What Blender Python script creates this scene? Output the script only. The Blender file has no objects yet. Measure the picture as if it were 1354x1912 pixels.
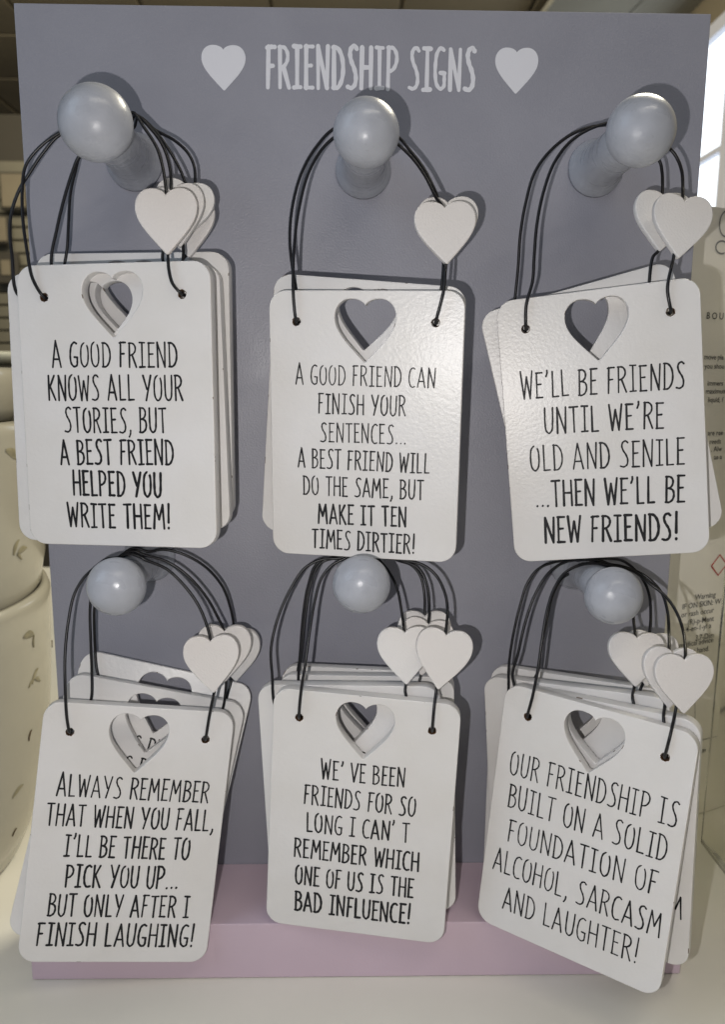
import bpy, bmesh, math, random, json
from mathutils import Vector, Matrix, Euler
random.seed(4)
SC = bpy.context.scene
COL = SC.collection

# ---------------------------------------------------------------- camera
cam_d = bpy.data.cameras.new('camera'); cam = bpy.data.objects.new('camera', cam_d); COL.objects.link(cam)
CAM = Vector((-0.01027, -0.49323, 0.36971))
R = Matrix(((0.999787, -0.002525, -0.02047), (-0.01973, 0.172136, -0.984876), (0.00601, 0.98507, 0.17205)))
cam.matrix_world = Matrix.Translation(CAM) @ R.to_4x4()
cam_d.sensor_fit = 'VERTICAL'; cam_d.sensor_height = 24.0; cam_d.lens = 24.0*1470/1912
cam_d.clip_start = 0.01; cam_d.clip_end = 60
cam_d.dof.use_dof = True; cam_d.dof.focus_distance = 0.435; cam_d.dof.aperture_fstop = 7.5
SC.camera = cam

# ---------------------------------------------------------------- light: dim shop interior, ceiling strips, a window, the phone's flash, two added fills
W_ = bpy.data.worlds.new('World'); SC.world = W_; W_.use_nodes = True
bg = W_.node_tree.nodes['Background']; bg.inputs[0].default_value = (0.80, 0.86, 1.0, 1); bg.inputs[1].default_value = 0.075
def lamp(name, kind, loc, power, color, size=None, size_y=None, target=None):
    l = bpy.data.lights.new(name, kind); l.energy = power; l.color = color
    o = bpy.data.objects.new(name, l); COL.objects.link(o); o.location = loc
    if kind == 'AREA':
        l.shape = 'RECTANGLE'; l.size = size; l.size_y = size_y
    elif size: l.shadow_soft_size = size
    if target is not None: o.rotation_euler = (Vector(target)-Vector(loc)).to_track_quat('-Z', 'Y').to_euler()
    return o
lamp('flash', 'POINT', (CAM.x-0.037, CAM.y+0.004, CAM.z-0.027), 3.6, (1.0, 0.965, 0.94), 0.0022)
lamp('ceiling_strip_light', 'AREA', (0.35, -0.9, 1.75), 5.0, (1.0, 0.93, 0.80), 1.2, 0.12, (0, -0.1, 0.2))
lamp('window_daylight', 'AREA', (-1.3, -0.7, 1.25), 5.5, (0.62, 0.80, 1.0), 0.8, 1.2, (0, 0, 0.4))
lamp('back_room_fill', 'AREA', (-0.5, 1.2, 1.5), 30.0, (1.0, 0.90, 0.70), 1.6, 0.3, (-0.4, 3.2, 0.7))  # added fill, no visible fixture: lifts the ceiling and wall behind the board
lamp('counter_fill', 'AREA', (0.6, 0.75, 1.45), 20.0, (1.0, 0.93, 0.74), 0.5, 0.3, (0.4, 0.1, 0))  # added warm fill from behind, brightens the right side of the counter
SC.view_settings.view_transform = 'Standard'; SC.view_settings.look = 'None'
SC.view_settings.exposure = 0.18; SC.view_settings.gamma = 1
SC.render.engine = 'CYCLES'
SC.cycles.max_bounces = 8; SC.cycles.transparent_max_bounces = 16

# measured poses (metres, board plane y = 0, table z = 0)
D = {"P":{"TL":[[-0.13639,0.05631,0.35101,0.01237,-0.0434,-0.16927,0.00458,0.00057],[-0.14511,0.0475,0.34844,-0.00536,-0.02601,-0.16577,0.01407,-0.02201],[-0.13339,0.03899,0.3536,0.0323,-0.04364,-0.13953,0.0027,-0.038],[-0.13333,0.0285,0.36069,0.00114,-0.02566,-0.13038,0.03701,-0.00694]],"TM":[[-0.00067,0.05628,0.33993,-0.01257,0.05138,-0.18401,-0.03372,-0.03571],[-0.00355,0.04399,0.34694,-0.08358,0.05222,-0.19208,-0.02659,-0.0381]],"TR":[[0.13415,0.05089,0.34149,0.11087,0.00397,-0.22854,-0.0172,-0.01698],[0.13685,0.0385,0.34537,0.26292,0.00865,-0.21813,-0.01536,-0.00979]],"BL":[[-0.13897,0.06617,0.10103,-0.13913,-0.10381,0.1699,-0.01461,0.00712],[-0.14106,0.05243,0.10551,-0.24955,-0.20189,0.16761,-0.01527,0.01263],[-0.1402,0.03982,0.11014,-0.26864,-0.30129,0.14818,-0.00773,0.0567]],"BM":[[-0.00189,0.06834,0.11281,-0.04505,-0.00703,-0.13476,-0.01514,-0.01309],[-0.00614,0.05733,0.11588,0.04431,0.01136,-0.14014,-0.01662,-0.02475],[0.00314,0.0459,0.1157,0.03328,-0.0474,-0.13108,-0.02704,-0.0241],[0.00219,0.03627,0.11508,-9e-05,-0.07206,-0.13148,-0.02339,-0.01693]],"BR":[[0.1232,0.08505,0.11207,-0.05229,-0.10008,-0.57118,-0.01471,-0.01754],[0.13482,0.07368,0.11317,0.02539,-0.00434,-0.58451,0.00529,-0.04063],[0.12823,0.05826,0.11479,0.08181,-0.01035,-0.54373,0.00633,-0.03727],[0.12936,0.03945,0.11311,0.01292,-0.06559,-0.45184,-0.05072,-0.04176]]},"text":{"TL":[["A GOOD FRIEND",-0.03614,0.02227,0.03522,0.02171,0.013,0.1],["KNOWS ALL YOUR",-0.03934,0.00404,0.03798,0.00391,0.01345,0.1],["STORIES, BUT",-0.03055,-0.01349,0.02803,-0.01353,0.01326,0.1],["A BEST FRIEND",-0.03388,-0.03122,0.03144,-0.03084,0.01327,0.115],["HELPED YOU",-0.02722,-0.0484,0.02409,-0.04864,0.01338,0.125],["WRITE THEM!",-0.03136,-0.06638,0.02845,-0.06645,0.01323,0.12]],"TM":[["A GOOD FRIEND CAN",-0.03982,0.0248,0.0398,0.02436,0.0109,0.085],["FINISH YOUR",-0.02654,0.00842,0.02356,0.00808,0.01118,0.095],["SENTENCES...",-0.02531,-0.00784,0.02413,-0.0079,0.01089,0.09],["A BEST FRIEND WILL",-0.03884,-0.02348,0.0378,-0.02432,0.01111,0.1],["DO THE SAME, BUT",-0.03573,-0.03975,0.03496,-0.03973,0.01112,0.105],["MAKE IT TEN",-0.02671,-0.05693,0.0254,-0.05626,0.01143,0.125],["TIMES DIRTIER!",-0.03069,-0.07203,0.03069,-0.07255,0.01128,0.115]],"TR":[["WE'LL BE FRIENDS",-0.04429,0.02031,0.04479,0.01743,0.01439,0.085],["UNTIL WE'RE",-0.03248,-0.00109,0.03261,-0.00361,0.01452,0.095],["OLD AND SENILE",-0.0419,-0.02238,0.04287,-0.02517,0.0148,0.085],["...THEN WE'LL BE",-0.0401,-0.04367,0.04205,-0.04665,0.01501,0.105],["NEW FRIENDS!",-0.03645,-0.06585,0.03774,-0.06825,0.01521,0.12]],"BL":[["ALWAYS REMEMBER",-0.0428,0.02241,0.04464,0.02168,0.01253,0.1],["THAT WHEN YOU FALL,",-0.04698,0.00491,0.04964,0.00433,0.01256,0.11],["I'LL BE THERE TO",-0.03493,-0.0131,0.0371,-0.01344,0.01267,0.12],["PICK YOU UP...",-0.03244,-0.03138,0.03237,-0.03127,0.01306,0.12],["BUT ONLY AFTER I",-0.04059,-0.04894,0.04089,-0.04881,0.01291,0.11],["FINISH LAUGHING!",-0.04502,-0.06658,0.04568,-0.0668,0.01342,0.115]],"BM":[["WE' VE BEEN",-0.02443,0.02254,0.02518,0.02295,0.01157,0.11],["FRIENDS FOR SO",-0.03402,0.00553,0.0325,0.00492,0.01208,0.105],["LONG I CAN' T",-0.03167,-0.01241,0.02987,-0.01207,0.01206,0.11],["REMEMBER WHICH",-0.03877,-0.02988,0.03671,-0.03025,0.01205,0.12],["ONE OF US IS THE",-0.03736,-0.04804,0.03434,-0.04787,0.0122,0.125],["BAD INFLUENCE!",-0.03689,-0.06576,0.03351,-0.06572,0.01271,0.135]],"BR":[["OUR FRIENDSHIP IS",-0.04576,0.02199,0.05,0.02264,0.0144,0.075],["BUILT ON A SOLID",-0.04411,0.0016,0.04716,0.00189,0.01448,0.08],["FOUNDATION OF",-0.04142,-0.01973,0.04493,-0.01862,0.01388,0.08],["ALCOHOL, SARCASM",-0.0484,-0.04053,0.05013,-0.04155,0.01408,0.08],["AND LAUGHTER!",-0.03915,-0.06282,0.04053,-0.06189,0.01405,0.08]]},"cords":{"TL":[{"path":[[-0.17409,-0.03875,0.40983],[-0.1756,-0.04761,0.41022],[-0.18075,-0.04808,0.41984],[-0.18282,-0.04777,0.43378],[-0.18436,-0.04683,0.45045],[-0.18399,-0.04564,0.46703],[-0.18185,-0.04489,0.47803],[-0.175,-0.04432,0.48683],[-0.16273,-0.044,0.49533],[-0.14271,-0.044,0.50243],[-0.1352,-0.044,0.5048],[-0.12769,-0.044,0.50243],[-0.12414,-0.044,0.5056],[-0.11779,-0.04481,0.49748],[-0.1114,-0.04716,0.48759],[-0.10801,-0.05006,0.47756],[-0.10632,-0.05271,0.46894],[-0.10544,-0.05534,0.46144],[-0.10528,-0.05634,0.45524],[-0.10503,-0.05784,0.44595],[-0.10478,-0.05934,0.43666],[-0.10461,-0.06034,0.43047],[-0.10415,-0.0611,0.42305],[-0.1023,-0.06172,0.41619],[-0.09797,-0.06083,0.4112],[-0.09645,-0.05197,0.41081]],"notch":[-0.10544,-0.05534,0.46144],"tip":[-0.10459,-0.06034,0.43101],"w":0.03538},{"path":[[-0.18237,-0.03121,0.4068],[-0.18385,-0.04008,0.40703],[-0.1928,-0.04021,0.41265],[-0.19426,-0.03979,0.43204],[-0.19486,-0.03925,0.44337],[-0.19375,-0.0386,0.45466],[-0.18887,-0.0378,0.46734],[-0.18271,-0.03721,0.47662],[-0.17504,-0.03671,0.48694],[-0.16534,-0.0365,0.49635],[-0.14271,-0.0365,0.50243],[-0.1352,-0.0365,0.5048],[-0.12769,-0.0365,0.50243],[-0.12467,-0.0365,0.50654],[-0.11536,-0.03717,0.49836],[-0.10961,-0.03855,0.48991],[-0.10607,-0.04082,0.47849],[-0.10536,-0.04309,0.46841],[-0.10487,-0.04471,0.46397],[-0.10363,-0.04571,0.45885],[-0.10177,-0.04721,0.45118],[-0.09991,-0.04871,0.44351],[-0.09867,-0.04971,0.43839],[-0.09851,-0.05202,0.42922],[-0.10544,-0.05321,0.40661],[-0.10396,-0.04434,0.40637]],"notch":[-0.10425,-0.04471,0.46534],"tip":[-0.0996,-0.04971,0.43645],"w":0.0319},{"path":[[-0.17262,-0.02253,0.40931],[-0.17387,-0.03144,0.4097],[-0.17595,-0.03181,0.43131],[-0.17233,-0.03082,0.44783],[-0.1679,-0.02982,0.46367],[-0.16223,-0.02911,0.47933],[-0.15831,-0.029,0.4872],[-0.14271,-0.029,0.50243],[-0.1352,-0.029,0.5048],[-0.12769,-0.029,0.50243],[-0.12512,-0.029,0.50798],[-0.11564,-0.02963,0.5005],[-0.10832,-0.03129,0.49048],[-0.10237,-0.03342,0.48032],[-0.09936,-0.03499,0.47305],[-0.09816,-0.03574,0.46956],[-0.10043,-0.03672,0.46387],[-0.10383,-0.03819,0.45534],[-0.10723,-0.03966,0.44681],[-0.10949,-0.04065,0.44112],[-0.11153,-0.04114,0.43059],[-0.09605,-0.04225,0.41224],[-0.0948,-0.03335,0.41185]],"notch":[-0.09815,-0.03574,0.46984],"tip":[-0.10338,-0.04065,0.44061],"w":0.0319},{"path":[[-0.17241,-0.01337,0.41969],[-0.17358,-0.02229,0.41993],[-0.16915,-0.0242,0.44029],[-0.168,-0.02382,0.45197],[-0.16625,-0.0225,0.46949],[-0.16316,-0.02171,0.48109],[-0.1601,-0.0215,0.4891],[-0.14271,-0.0215,0.50243],[-0.1352,-0.0215,0.5048],[-0.12901,-0.0215,0.5113],[-0.11728,-0.02231,0.50313],[-0.10674,-0.0239,0.49749],[-0.09919,-0.02567,0.49067],[-0.09555,-0.02725,0.4833],[-0.0949,-0.02899,0.47446],[-0.09546,-0.03036,0.46711],[-0.09612,-0.031,0.46101],[-0.09711,-0.03196,0.45187],[-0.0981,-0.03293,0.44272],[-0.09876,-0.03357,0.43662],[-0.10226,-0.03323,0.43175],[-0.09297,-0.03286,0.42002],[-0.0918,-0.02394,0.41979]],"notch":[-0.10064,-0.03036,0.46253],"tip":[-0.09826,-0.03357,0.43347],"w":0.0319}],"TM":[{"path":[[-0.0362,-0.04417,0.39832],[-0.03785,-0.053,0.39786],[-0.03907,-0.05528,0.40905],[-0.03928,-0.05469,0.42163],[-0.03842,-0.05228,0.43991],[-0.03618,-0.04923,0.4569],[-0.03135,-0.04601,0.47533],[-0.0242,-0.04439,0.48797],[-0.01675,-0.044,0.49488],[-0.00831,-0.044,0.49943],[-0.0008,-0.044,0.5018],[0.00671,-0.044,0.49943],[0.01653,-0.044,0.49177],[0.02461,-0.04521,0.48425],[0.03165,-0.04879,0.47399],[0.03706,-0.05406,0.46208],[0.04042,-0.06044,0.45545],[0.04066,-0.06144,0.44976],[0.04102,-0.06294,0.44122],[0.04138,-0.06444,0.43268],[0.04162,-0.06544,0.42699],[0.04094,-0.06938,0.42324],[0.04021,-0.07037,0.41371],[0.03853,-0.06963,0.40564],[0.03663,-0.06681,0.39691],[0.03828,-0.05798,0.39737]],"notch":[0.04071,-0.06044,0.45546],"tip":[0.04191,-0.06544,0.42672],"w":0.03277},{"path":[[-0.03517,-0.03251,0.40771],[-0.03689,-0.04133,0.40724],[-0.03861,-0.04345,0.41728],[-0.04027,-0.04366,0.42719],[-0.04164,-0.04307,0.44135],[-0.04043,-0.04127,0.45843],[-0.03548,-0.03879,0.47699],[-0.02733,-0.03709,0.49123],[-0.01686,-0.0365,0.50106],[-0.00831,-0.0365,0.49943],[-0.0008,-0.0365,0.5018],[0.00671,-0.0365,0.49943],[0.01693,-0.0365,0.49736],[0.02369,-0.03724,0.49039],[0.03094,-0.03975,0.48105],[0.0366,-0.04367,0.46976],[0.03907,-0.04917,0.46094],[0.03955,-0.05017,0.45517],[0.04027,-0.05167,0.44651],[0.04098,-0.05317,0.43785],[0.04146,-0.05417,0.43208],[0.04117,-0.0577,0.42609],[0.04016,-0.05873,0.41491],[0.03783,-0.05552,0.40087],[0.03954,-0.0467,0.40134]],"notch":[0.0437,-0.04917,0.46017],"tip":[0.04435,-0.05417,0.43155],"w":0.03277}],"TR":[{"path":[[0.09239,-0.03277,0.39559],[0.09035,-0.04154,0.39555],[0.08965,-0.04347,0.40823],[0.09268,-0.04349,0.42121],[0.093,-0.04354,0.43403],[0.09371,-0.04364,0.45092],[0.09645,-0.04376,0.4676],[0.10155,-0.04387,0.48272],[0.10969,-0.04395,0.49365],[0.11947,-0.04399,0.49996],[0.1294,-0.044,0.50329],[0.1374,-0.044,0.5042],[0.14491,-0.044,0.50183],[0.16422,-0.044,0.49073],[0.16824,-0.04429,0.48607],[0.17096,-0.04536,0.47901],[0.17138,-0.0473,0.47035],[0.16996,-0.05152,0.46178],[0.16901,-0.05252,0.45577],[0.16758,-0.05402,0.44675],[0.16616,-0.05552,0.43774],[0.16521,-0.05652,0.43173],[0.16324,-0.05936,0.42692],[0.16164,-0.06035,0.41572],[0.16493,-0.05892,0.40408],[0.16697,-0.05015,0.40411]],"notch":[0.17054,-0.05152,0.46178],"tip":[0.16751,-0.05652,0.43203],"w":0.03509},{"path":[[0.08719,-0.01931,0.39249],[0.08524,-0.02809,0.39242],[0.08632,-0.02961,0.41532],[0.0871,-0.0304,0.42999],[0.08735,-0.03163,0.44725],[0.08936,-0.03303,0.46418],[0.09369,-0.03444,0.4808],[0.10322,-0.03552,0.49312],[0.11588,-0.03623,0.50132],[0.13119,-0.0365,0.5047],[0.1374,-0.0365,0.5042],[0.14491,-0.0365,0.50183],[0.16164,-0.0365,0.4866],[0.16345,-0.03672,0.481],[0.16395,-0.03748,0.47385],[0.16352,-0.03901,0.46735],[0.16313,-0.04001,0.46148],[0.16254,-0.04151,0.45266],[0.16195,-0.04301,0.44385],[0.16156,-0.04401,0.43797],[0.15836,-0.04524,0.43437],[0.15682,-0.04634,0.42056],[0.15798,-0.04439,0.41248],[0.15993,-0.03561,0.41256]],"notch":[0.16449,-0.03901,0.46624],"tip":[0.1619,-0.04401,0.43741],"w":0.03248}],"BL":[{"path":[[-0.171,-0.05637,0.16471],[-0.16949,-0.06519,0.16564],[-0.17016,-0.06651,0.17528],[-0.17071,-0.06445,0.19385],[-0.17144,-0.05946,0.21124],[-0.17076,-0.05325,0.2284],[-0.16822,-0.04835,0.24299],[-0.16332,-0.04582,0.25193],[-0.15817,-0.04463,0.25708],[-0.15001,-0.044,0.26302],[-0.1428,-0.044,0.26402],[-0.1362,-0.044,0.2661],[-0.1296,-0.044,0.26402],[-0.12771,-0.044,0.26273],[-0.1154,-0.04441,0.25739],[-0.10461,-0.04562,0.24709],[-0.09686,-0.04715,0.2362],[-0.09222,-0.04868,0.22528],[-0.08976,-0.04998,0.21557],[-0.08938,-0.05059,0.20959],[-0.08881,-0.05149,0.20061],[-0.08824,-0.0524,0.19163],[-0.08786,-0.05301,0.18564],[-0.08854,-0.0532,0.18239],[-0.09136,-0.05356,0.16913],[-0.0939,-0.05335,0.15499],[-0.09541,-0.04452,0.15406]],"notch":[-0.08977,-0.04998,0.21524],"tip":[-0.08819,-0.05301,0.18498],"w":0.02987},{"path":[[-0.16687,-0.0346,0.17056],[-0.1654,-0.04329,0.17236],[-0.16317,-0.04407,0.17766],[-0.16304,-0.04124,0.19109],[-0.16308,-0.03983,0.21076],[-0.16309,-0.03707,0.23317],[-0.16045,-0.0365,0.24456],[-0.1428,-0.0365,0.26402],[-0.1362,-0.0365,0.2661],[-0.13018,-0.0365,0.26387],[-0.11712,-0.03636,0.25995],[-0.10485,-0.03593,0.25103],[-0.09422,-0.03526,0.23763],[-0.08822,-0.03468,0.22577],[-0.08434,-0.03424,0.21619],[-0.08426,-0.03404,0.20982],[-0.08414,-0.03374,0.20025],[-0.08403,-0.03343,0.19069],[-0.08395,-0.03323,0.18431],[-0.08603,-0.03306,0.1675],[-0.091,-0.03458,0.15368],[-0.09247,-0.02589,0.15188]],"notch":[-0.08401,-0.03424,0.21619],"tip":[-0.08462,-0.03323,0.18396],"w":0.02929},{"path":[[-0.16503,-0.01407,0.17559],[-0.16376,-0.02257,0.17826],[-0.16623,-0.02239,0.18715],[-0.16775,-0.01861,0.19981],[-0.16565,-0.02367,0.22233],[-0.16443,-0.02556,0.22803],[-0.15801,-0.029,0.24418],[-0.1428,-0.029,0.26402],[-0.1362,-0.029,0.2661],[-0.1296,-0.029,0.26402],[-0.12017,-0.029,0.26544],[-0.10763,-0.02824,0.26199],[-0.09541,-0.02592,0.25346],[-0.08649,-0.02271,0.24083],[-0.08237,-0.01948,0.22619],[-0.08099,-0.01708,0.21396],[-0.08153,-0.01631,0.20656],[-0.08235,-0.01515,0.19546],[-0.08317,-0.01399,0.18436],[-0.08372,-0.01322,0.17696],[-0.08587,-0.01623,0.16844],[-0.08868,-0.01756,0.15854],[-0.08995,-0.00906,0.15587]],"notch":[-0.08078,-0.01708,0.20834],"tip":[-0.08066,-0.01322,0.17623],"w":0.02987}],"BM":[{"path":[[-0.03629,-0.05477,0.17335],[-0.0375,-0.06369,0.17341],[-0.03607,-0.06572,0.19084],[-0.03362,-0.06376,0.20622],[-0.03134,-0.05789,0.22343],[-0.02847,-0.05078,0.24052],[-0.02483,-0.04668,0.25228],[-0.01861,-0.04464,0.25981],[-0.01079,-0.044,0.26385],[-0.0085,-0.044,0.26532],[-0.0019,-0.044,0.2674],[0.0047,-0.044,0.26532],[0.02374,-0.044,0.26261],[0.0347,-0.04507,0.25998],[0.04241,-0.04755,0.25417],[0.04743,-0.05197,0.24411],[0.04837,-0.05608,0.23568],[0.04616,-0.06605,0.22486],[0.04515,-0.06705,0.21859],[0.04363,-0.06855,0.2092],[0.04212,-0.07005,0.19981],[0.04111,-0.07105,0.19355],[0.03928,-0.07606,0.18223],[0.03893,-0.07407,0.16993],[0.04014,-0.06516,0.16987]],"notch":[0.04648,-0.06605,0.22422],"tip":[0.04201,-0.07105,0.19419],"w":0.03103},{"path":[[-0.04574,-0.04391,0.17243],[-0.047,-0.05282,0.17233],[-0.052,-0.05409,0.17665],[-0.05375,-0.05276,0.19545],[-0.05443,-0.05002,0.21095],[-0.05018,-0.04557,0.22918],[-0.04245,-0.04113,0.2459],[-0.0346,-0.03854,0.25667],[-0.02511,-0.03715,0.26124],[-0.0124,-0.0365,0.26241],[-0.0085,-0.0365,0.26532],[-0.0019,-0.0365,0.2674],[0.0047,-0.0365,0.26532],[0.01058,-0.0365,0.25949],[0.01572,-0.03744,0.25317],[0.0201,-0.04094,0.24424],[0.02236,-0.04748,0.23304],[0.02336,-0.0576,0.22265],[0.02356,-0.0586,0.21692],[0.02387,-0.0601,0.20832],[0.02417,-0.0616,0.19972],[0.02437,-0.0626,0.19398],[0.02395,-0.06501,0.18944],[0.02926,-0.06362,0.17574],[0.03052,-0.05471,0.17584]],"notch":[0.02367,-0.0576,0.22298],"tip":[0.02468,-0.0626,0.19366],"w":0.03045},{"path":[[-0.03512,-0.02967,0.1722],[-0.0363,-0.03858,0.17262],[-0.03922,-0.03952,0.18676],[-0.03721,-0.03847,0.2034],[-0.03499,-0.03476,0.22579],[-0.03182,-0.03122,0.24486],[-0.02601,-0.02951,0.25709],[-0.01567,-0.029,0.26097],[-0.0085,-0.029,0.26532],[-0.0019,-0.029,0.2674],[0.0047,-0.029,0.26532],[0.02325,-0.029,0.2587],[0.03299,-0.03001,0.25462],[0.03842,-0.0328,0.24534],[0.03982,-0.0374,0.23329],[0.03882,-0.04285,0.22333],[0.03794,-0.04385,0.2172],[0.03663,-0.04535,0.208],[0.03532,-0.04685,0.1988],[0.03445,-0.04785,0.19267],[0.03346,-0.04911,0.18779],[0.0393,-0.04843,0.17516],[0.04048,-0.03952,0.17473]],"notch":[0.03882,-0.04285,0.223],"tip":[0.03475,-0.04785,0.19334],"w":0.029},{"path":[[-0.03411,-0.01876,0.17302],[-0.03528,-0.02766,0.17366],[-0.04026,-0.02839,0.18227],[-0.03884,-0.02785,0.19778],[-0.03682,-0.02538,0.22284],[-0.03385,-0.02325,0.24101],[-0.02824,-0.02194,0.25525],[-0.01576,-0.0215,0.25989],[-0.0085,-0.0215,0.26532],[-0.0019,-0.0215,0.2674],[0.0047,-0.0215,0.26532],[0.02115,-0.0215,0.25724],[0.02973,-0.0221,0.25435],[0.03533,-0.02359,0.24795],[0.03789,-0.02664,0.23689],[0.03765,-0.03171,0.22414],[0.03746,-0.03271,0.21847],[0.03719,-0.03421,0.20998],[0.03691,-0.03571,0.20148],[0.03673,-0.03671,0.19582],[0.03511,-0.03789,0.1894],[0.04062,-0.03769,0.17366],[0.0418,-0.0288,0.17301]],"notch":[0.03764,-0.03171,0.22448],"tip":[0.03709,-0.03671,0.1941],"w":0.029}],"BR":[{"path":[[0.10112,-0.05373,0.17152],[0.09628,-0.06126,0.17242],[0.09835,-0.06289,0.18607],[0.10111,-0.06147,0.20189],[0.10347,-0.05798,0.21689],[0.10716,-0.05249,0.23458],[0.11165,-0.04876,0.24647],[0.11822,-0.04614,0.25549],[0.12796,-0.04452,0.25996],[0.13759,-0.044,0.26081],[0.145,-0.044,0.25892],[0.15854,-0.044,0.25661],[0.16925,-0.04656,0.24915],[0.17685,-0.05255,0.24271],[0.1805,-0.06027,0.23536],[0.18094,-0.06948,0.2272],[0.17378,-0.08986,0.2189],[0.17273,-0.09086,0.21331],[0.17116,-0.09236,0.20491],[0.16959,-0.09386,0.19652],[0.16854,-0.09486,0.19092],[0.16246,-0.10477,0.18268],[0.16096,-0.10331,0.1684],[0.1658,-0.09577,0.1675]],"notch":[0.17295,-0.08986,0.21829],"tip":[0.17271,-0.09486,0.18998],"w":0.03364},{"path":[[0.10552,-0.04393,0.16939],[0.10056,-0.05144,0.16943],[0.09012,-0.0462,0.18988],[0.09288,-0.04543,0.20579],[0.09716,-0.0429,0.22499],[0.10289,-0.0402,0.24078],[0.11089,-0.03805,0.25342],[0.12054,-0.03692,0.25973],[0.13186,-0.0365,0.26129],[0.1384,-0.0365,0.261],[0.145,-0.0365,0.25892],[0.15635,-0.0365,0.25703],[0.16859,-0.03931,0.25215],[0.17602,-0.04643,0.24422],[0.17705,-0.05497,0.23533],[0.17443,-0.06544,0.22584],[0.16817,-0.08194,0.21967],[0.16771,-0.08294,0.21384],[0.16703,-0.08444,0.2051],[0.16635,-0.08594,0.19635],[0.16589,-0.08694,0.19052],[0.1626,-0.09448,0.18613],[0.16627,-0.0949,0.17143],[0.17124,-0.0874,0.17139]],"notch":[0.17,-0.08194,0.21905],"tip":[0.16775,-0.08694,0.18958],"w":0.03306},{"path":[[0.0952,-0.02782,0.16876],[0.09054,-0.03553,0.16885],[0.08985,-0.03681,0.17916],[0.08966,-0.03631,0.19558],[0.0922,-0.03459,0.21552],[0.09589,-0.03269,0.23189],[0.09995,-0.03115,0.24494],[0.10635,-0.0301,0.25372],[0.11616,-0.02936,0.2579],[0.1293,-0.029,0.25917],[0.1318,-0.029,0.25892],[0.1384,-0.029,0.261],[0.145,-0.029,0.25892],[0.15935,-0.029,0.25115],[0.1637,-0.03289,0.23872],[0.16171,-0.04445,0.22547],[0.157,-0.06084,0.22108],[0.15688,-0.06184,0.21541],[0.15671,-0.06334,0.20692],[0.15654,-0.06484,0.19842],[0.15643,-0.06584,0.19275],[0.15249,-0.07478,0.1894],[0.15787,-0.07615,0.1753],[0.16253,-0.06845,0.17521]],"notch":[0.15764,-0.06084,0.22075],"tip":[0.1567,-0.06584,0.19341],"w":0.03161},{"path":[[0.1005,-0.012,0.16916],[0.09658,-0.02008,0.16975],[0.10857,-0.02694,0.18317],[0.11186,-0.02588,0.20562],[0.11519,-0.02421,0.22245],[0.11825,-0.02284,0.23584],[0.12368,-0.02195,0.24589],[0.1351,-0.0215,0.2533],[0.1384,-0.0215,0.261],[0.145,-0.0215,0.25892],[0.1599,-0.0215,0.25742],[0.16654,-0.0223,0.25354],[0.17257,-0.02528,0.24681],[0.17556,-0.03038,0.23801],[0.17441,-0.03799,0.22676],[0.17094,-0.04673,0.21922],[0.1702,-0.04773,0.2133],[0.16908,-0.04923,0.20441],[0.16797,-0.05073,0.19552],[0.16722,-0.05173,0.1896],[0.16489,-0.05416,0.1869],[0.16356,-0.05251,0.17071],[0.16748,-0.04443,0.17012]],"notch":[0.17276,-0.04673,0.21622],"tip":[0.16862,-0.05173,0.18791],"w":0.03074}]},"knobs":{"TL":[-0.1352,0.4917,0.073],"TM":[-0.0008,0.4887,0.073],"TR":[0.1374,0.4911,0.073],"BL":[-0.1362,0.2546,0.073],"BM":[-0.0019,0.2559,0.073],"BR":[0.1384,0.2495,0.073]},"carton":[["BOU",-0.03128,0.41234,15,1.5],["move pla",-0.03019,0.3825,12,1],["you shou",-0.0289,0.37575,12,1],["immers",-0.02474,0.36295,12,1],["maximum",-0.02573,0.35691,12,1],["liquid, f",-0.02279,0.35041,12,1],["are ree",-0.01998,0.32499,12,1],["reeds",-0.01754,0.3183,12,1],[". Alw",-0.01519,0.3124,12,1],["to a",-0.01162,0.306,12,1],["Warning",-0.0194,0.19353,14,1],["IF ON SKIN: W",-0.0325,0.18708,14,1],["or rash occur",-0.03297,0.18049,14,1],["(R)-p-Ment",-0.02536,0.1733,14,1],["4-en-1-yl a",-0.02651,0.16762,14,1],["3,7-Dim",-0.01574,0.15896,14,1],["medical advice",-0.03269,0.15499,14,1],["at hand.",-0.01927,0.1481,14,1],["0 m",-0.00257,0.05759,14,1]],"marks":{"diamond":[0.004,0.21995],"ring":[-0.01897,0.48088],"cc":[-0.02136,0.46403],"rule":[[-0.01008,0.10556],[-0.0065,0.0718],[-0.00568,0.06973],[0.02568,0.06946]],"top":[-0.03559,0.50401],"h":[[-0.03074,0.41236],[-0.03497,0.45062]]},"title":[[-0.05682,0.0,0.53335],[0.06333,0.0,0.53353],[-0.0565,0.0,0.55548]],"thearts":[[[-0.09453,0.0,0.54531],[-0.06913,0.0,0.54564],[-0.08226,0.0,0.53142],[-0.08167,0.0,0.55571]],[[0.07548,0.0,0.54466],[0.1006,0.0,0.54499],[0.0883,0.0,0.53181],[0.08732,0.0,0.55656]]],"motifs":[[-0.131,0.3147,"b0.018",-0.5,"leaf"],[-0.141,0.2515,"b0.012",0.9,"leaf"],[-0.0876,0.2475,"b0.013",0.1,"leaf"],[-0.12,0.244,"b0.008",-0.7,"leaf"],[-0.0922,0.1856,"c0.016",-0.2,"leaf"],[-0.0479,0.1794,"c0.009",1.5,"leaf"],[-0.04,0.1526,"c0.013",0.7,"leaf"],[-0.0069,0.1474,"c0.011",-0.5,"leaf"],[-0.084,0.1494,"c0.008",0.5,"leaf"],[0.3759,0.1557,"c0.006",1.5,"bud"],[-0.0892,0.1099,"c0.008",1.1,"bud"],[-0.1779,0.0727,"c0.013",0.3,"leaf"],[-0.1499,0.0374,"c0.006",0.9,"bud"]]}

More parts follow.
